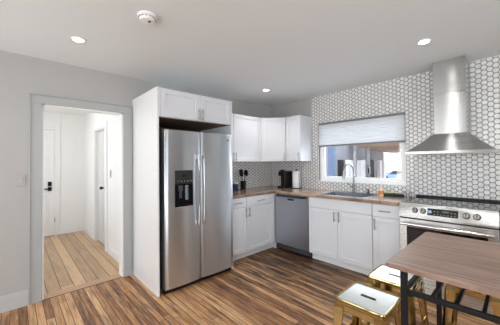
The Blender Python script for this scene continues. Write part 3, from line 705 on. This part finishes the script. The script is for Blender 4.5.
e = empty('paper_towel_holder', (.672, -.125, .914), label='dark upright paper towel holder beside the coffee maker', cat='paper towel holder')
MB().lathe([(0, 0), (.080, 0), (.083, .004), (.079, .010), (0, .010)]).build('base', black_metal, e, True)
MB().cyl((0, 0, .01), (0, 0, .302), .006).lathe([(0, .30), (.010, .303), (.013, .312), (.008, .32), (0, .322)]).build('rod', black_metal, e, True)
MB().tube([(.0745, -.022, .008), (.0745, -.022, .24), (.074, -.022, .262)], .004, 8).build('tension_arm', black_metal, e, True)
MB().lathe([(.020, .0), (.064, .0), (.066, .003), (.066, .272), (.064, .275), (.020, .275), (.018, .272), (.018, .003), (.020, 0)]).build('x', paper)
o = bpy.data.objects['x']; o.name = 'paper_towel_roll'; o.data.name = 'paper_towel_roll'; o.location = (.672, -.125, .925)
for p in o.data.polygons: p.use_smooth = abs(p.normal.z) < .5
tag(o, 'white paper towel roll standing on the holder in the corner of the worktop', 'paper towel roll')
e = empty('soap_bottle', (2.068, -.205, .914), label='clear soap bottle with orange liquid and white pump by the sink', cat='bottle')
MB().lathe([(0, .001), (.030, .001), (.032, .006), (.032, .085), (.024, .102), (.012, .108), (.012, .118), (0, .118)]).build('bottle', mat('soap_body', (.80, .62, .45), .25), e, True)
MB().lathe([(.0326, .02), (.0330, .022), (.0330, .068), (.0326, .07)]).build('label_band', amber, e, True, label='orange band')
MB().lathe([(0, .118), (.014, .118), (.014, .134), (.005, .136), (.005, .152), (0, .152)]).box(-.036, .008, -.006, .006, .150, .160, .003).build('pump', white_plastic, e, True)
e = empty('drying_cloth', (2.19, -.16, .914), .10, label='folded black dish cloth on the worktop between soap bottle and range', cat='dish cloth')
b = MB(); prof = []
def cloth_ring(x, k): return [(x, -.05*k, .0), (x, -.055*k, .016*k+.004), (x, -.03*k, .036*k), (x, .01, .040*k+.002*math.sin(x*60)), (x, .045*k, .032*k), (x, .055*k, .012), (x, .05*k, 0)]
b.loft([cloth_ring(-.118+i*.236/10, .72+.28*math.sin(PI*(i+.6)/11.2)) for i in range(11)]).build('cloth', mat('black_cloth', (.012, .012, .013), .95, bump=.5, scale=80), e, True)
tag(MB().box(2.075, 2.205, -.088, -.035, .914, .950, .008, 3).build('sponge', green, None, True), 'yellow green sponge behind the black dish cloth', 'sponge')
for i, (x, lb) in enumerate(((2.300, 'small glass shaker with metal lid, the one nearer the black cloth'), (2.358, 'small glass shaker with metal lid, the one nearer the range'))):
    e = empty('glass_shaker', (x, -.070, .914), label=lb, cat='shaker', group='glass shakers beside the range')
    MB().lathe([(0, .001), (.018, .001), (.020, .008), (.020, .040), (.016, .048), (0, .048)]).build('jar', clear, e, True)
    MB().lathe([(0, .048), (.017, .048), (.017, .062), (.012, .068), (0, .069)]).build('lid', satin, e, True)

# ------------------------------------------------------------------ table
e = empty('table', (0, 0, 0), label='counter-height table with a brown wooden top and black metal frame', cat='table')
tx0, tx1, ty0, ty1 = 2.874, 4.10, -2.405, -1.688
MB().prism(rrect(tx0, tx1, ty0, ty1, .022), .879, .900, .003).build('tabletop', table_m, e, True)
L_ = .025
for x in (tx0+.058, tx1-.058-L_):
    for y in (ty0+.020, ty1-.020-L_): MB().box(x, x+L_, y, y+L_, 0.004, .8788, .002, 1).build('leg', black_metal, e)
fx0, fx1, fy0, fy1 = tx0+.058, tx1-.058, ty0+.020, ty1-.020
for (z0, z1) in ((.777, .798),):
    MB().box(fx0+L_, fx1-L_, fy0+.004, fy0+.022, z0, z1, .002, 1).build('rail', black_metal, e)
    MB().box(fx0+L_, fx1-L_, fy1-.026, fy1-.004, z0, z1, .002, 1).build('rail', black_metal, e)
    MB().box(fx0+.004, fx0+.022, fy0+L_, fy1-L_, z0, z1, .002, 1).build('rail', black_metal, e)
    MB().box(fx1-.026, fx1-.004, fy0+L_, fy1-L_, z0, z1, .002, 1).build('rail', black_metal, e)
x = 3.045
while x < fx1-.06:
    MB().box(x-.006, x+.006, fy0+.022, fy1-.026, .783, .797, .001, 1).build('rack_bar', black_metal, e); x += .079

# ------------------------------------------------------------------ stools
def make_stool(loc, rz, label):
    e = empty('bar_stool', loc, rz, label, 'stool', 'gold metal stools around the table')
    h = .610; a = .132
    # dished seat pan with raised rim and a grip slot
    b = bmesh.new()
    def RR(s_, z, r, n=5): return [b.verts.new((p[0], p[1], z)) for p in rrect(-s_, s_, -s_, s_, r, n)]
    outer = [RR(a, h-.024, .022), RR(a, h-.004, .022), RR(a-.002, h-.001, .020), RR(a-.006, h, .018), RR(a-.012, h-.005, .014)]
    for p, q in zip(outer, outer[1:]):
        for i in range(len(p)): b.faces.new((p[i], p[(i+1) % len(p)], q[(i+1) % len(p)], q[i]))
    bmesh.ops.recalc_face_normals(b, faces=b.faces)
    MB().merge(b).build('seat_rim', gold, e, True)
    b = bmesh.new(); last = RR(a-.012, h-.005, .014); mid = RR(a-.035, h-.005, .02)
    n = len(last); slot = []
    for i in range(n):
        x_, y_ = mid[i].co.x, mid[i].co.y; ang = math.atan2(y_, x_); sgn = 1 if math.cos(ang) > 0 else -1
        slot.append((sgn*.028+.017*math.cos(ang), .017*math.sin(ang)))
    sl = [b.verts.new((p[0], p[1], h-.005)) for p in slot]; sl2 = [b.verts.new((p[0]*.97, p[1]*.9, h-.020)) for p in slot]
    for p, q in ((last, mid), (mid, sl), (sl, sl2)):
        for i in range(n): b.faces.new((p[i], p[(i+1) % n], q[(i+1) % n], q[i]))
    bmesh.ops.recalc_face_normals(b, faces=b.faces)
    if sum(f.normal.z for f in b.faces) < 0: bmesh.ops.reverse_faces(b, faces=b.faces)
    MB().merge(b).build('seat', gold_seat, e, True, label='dished seat with a grip slot, bright reflection put into its colour')
    MB().box(-.05, .05, -.02, .02, h-.030, h-.024, .002).build('under_plate', black_metal, e)
    # apron under the seat
    ap = MB()
    for k in range(4): ap.box(-a+.012, a-.012, -a+.004, -a+.008, h-.062, h-.028, .001, 1, mtx=Matrix.Rotation(k*PI/2, 4, 'Z'))
    ap.build('apron', gold, e)
    # four folded-sheet legs, wide at the top and tapering, splayed
    for k in range(4):
        Mk = Matrix.Rotation(k*PI/2, 4, 'Z')
        def sect(z, c0, w, t=.003, q=.010):
            pts = [(c0, c0), (c0-w, c0), (c0-w, c0-q), (c0-w+t, c0-q), (c0-w+t, c0-t), (c0-t, c0-t), (c0-t, c0-w+t), (c0-q, c0-w+t), (c0-q, c0-w), (c0, c0-w)]
            return [Mk @ V(p[0], p[1], z) for p in pts]
        lg = MB().loft([sect(.012, .165, .026), sect(.30, .148, .037), sect(.56, .131, .052), sect(h-.024, .1265, .056)]).build('leg', gold, e)
        MB().lathe([(0, 0), (.020, 0), (.020, .014), (.012, .018), (0, .018)], Mk @ V(.153, .153, 0)).build('foot', rubber, lg, True)
    for k in range(4):
        c1 = .1455; MB().box(-c1+.03, c1-.03, -c1-.001, -c1+.004, .335, .362, .001, 1, mtx=Matrix.Rotation(k*PI/2, 4, 'Z')).build('stretcher', gold, e)
    b = MB()
    for sg in (1, -1):
        b.box(-.160, .160, -.008, .008, h-.080-.003*sg, h-.076-.003*sg, mtx=Matrix.Rotation(sg*PI/4, 4, 'Z'))
    b.build('cross_brace', gold, e)
    return e
st = make_stool((2.713, -2.195, 0), 0, 'gold metal stool nearest the camera, standing by the front left table leg')
s2 = copy_tree(st); s2.location = (2.724, -1.800, 0); s2['label'] = 'gold metal stool by the rear left table corner, behind the first one'
s3 = copy_tree(st); s3.location = (3.095, -1.528, 0); s3['label'] = 'gold metal stool half hidden under the tabletop, between table and range'

# ------------------------------------------------------------------ outside the window
struct('ground_outside', MB().box(-60, 40, .6, 140, -1.7, -1.5), ground_m, 'pale bright pavement outside the window', 'ground')
P1 = V(-2.45, 5.6, 0); P2 = V(-7.55, 27.26, 0); dv = (P2-P1).normalized(); nv = V(dv.y, -dv.x, 0)
ang = math.atan2(dv.y, dv.x)
MW = Matrix.Translation(P1) @ Matrix.Rotation(ang, 4, 'Z')   # local x along the wall, local -y faces the window
LW = (P2-P1).length
e = empty('neighbour_building', (0, 0, 0), label='grey concrete building with white framed windows seen through the kitchen window', cat='building')
e.matrix_world = MW
MB().box(-1.5, LW, 0, .4, -1.5, 2.31).build('wall', concrete, e)
def lpos(u_px):   # where the camera ray of an image column meets the wall line
    dr_ = F + R2*((u_px-252.5487)/253.9452); q = MW.inverted() @ V(3.3106, -3.6231, 0); dl_ = MW.inverted().to_3x3() @ V(dr_.x, dr_.y, 0)
    return q.x - dl_.x*q.y/dl_.y
for (a, b2, z0, z1) in ((3.17, 5.92, .30, 1.45),):
    f = MB().box(a, b2, -.08, 0, z0, z0+.15).box(a, b2, -.08, 0, z1-.15, z1).box(a, a+.3, -.08, 0, z0, z1).box(b2-.4, b2, -.08, 0, z0, z1).box((a+b2)/2-.1, (a+b2)/2+.1, -.08, 0, z0, z1).build('window', ext_white, e)
    MB().box(a+.1, b2-.1, -.03, -.005, z0+.1, z1-.1).build('pane', ext_grey, f)
for (a, w_, m_) in ((2.75, .35, black_plastic), (7.35, 1.3, ext_white), (12.7, .6, black_plastic), (16.2, 1.5, ext_white), (19.1, 1.9, ext_white)):
    MB().box(a, a+w_, -.3, 0, -1.5, 1.45).build('pilaster', m_, e)
for (a, w_) in ((9.4, .8), (10.9, .65)): MB().box(a, a+w_, -.2, 0, .45, .88).build('wall_lamp', black_plastic, e)
e = empty('carport_roof', (0, 0, 0), label='wooden boarded carport ceiling seen through the top of the window', cat='roof')
MB().box(-7.3, 8, 10.5, 30, 2.32, 2.44).build('soffit', soffit_m, e)
MB().box(-.6, 0, 29.8, 30, -1.5, 2.32).box(7.8, 8, 10.5, 10.7, -1.5, 2.32).build('post', ext_white, e)
tag(MB().box(-1.13, -.93, 4.0, 4.15, -1.5, 2.25, .01).build('blue_post', blue_paint), 'slate blue post outside the left edge of the window', 'post')
# car
e = empty('parked_car', (-9.9, 37.5, -1.5), .72, label='pale blue car parked outside, seen through the right part of the window', cat='car')
def carsec(x, w, zb, zt): return [(x, -w, zb), (x, -w, (zb+zt)/2), (x, -w*.9, zt), (x, w*.9, zt), (x, w, (zb+zt)/2), (x, w, zb)]
MB().loft([carsec(-2.15, .7, .35, .62), carsec(-1.9, .85, .25, .80), (carsec(-.9, .88, .22, .92)), carsec(.6, .88, .22, .95), carsec(1.8, .86, .25, .9), carsec(2.1, .75, .35, .7)]).build('body', car_paint, e, True)
MB().loft([carsec(-.95, .78, .90, .94), carsec(-.25, .66, .90, 1.42), carsec(.9, .66, .90, 1.44), carsec(1.65, .74, .90, .96)]).build('cabin', black_gloss, e, True)
MB().box(-.2, .85, -.62, .62, 1.41, 1.47, .02).build('roof', car_paint, e, True)
for x in (-1.35, 1.3):
    for y in (-.8, .8): MB().cyl((x, y-.1, .33), (x, y+.1, .33), .33, n=28, bev=.03).build('wheel', rubber_tyre, e, True)
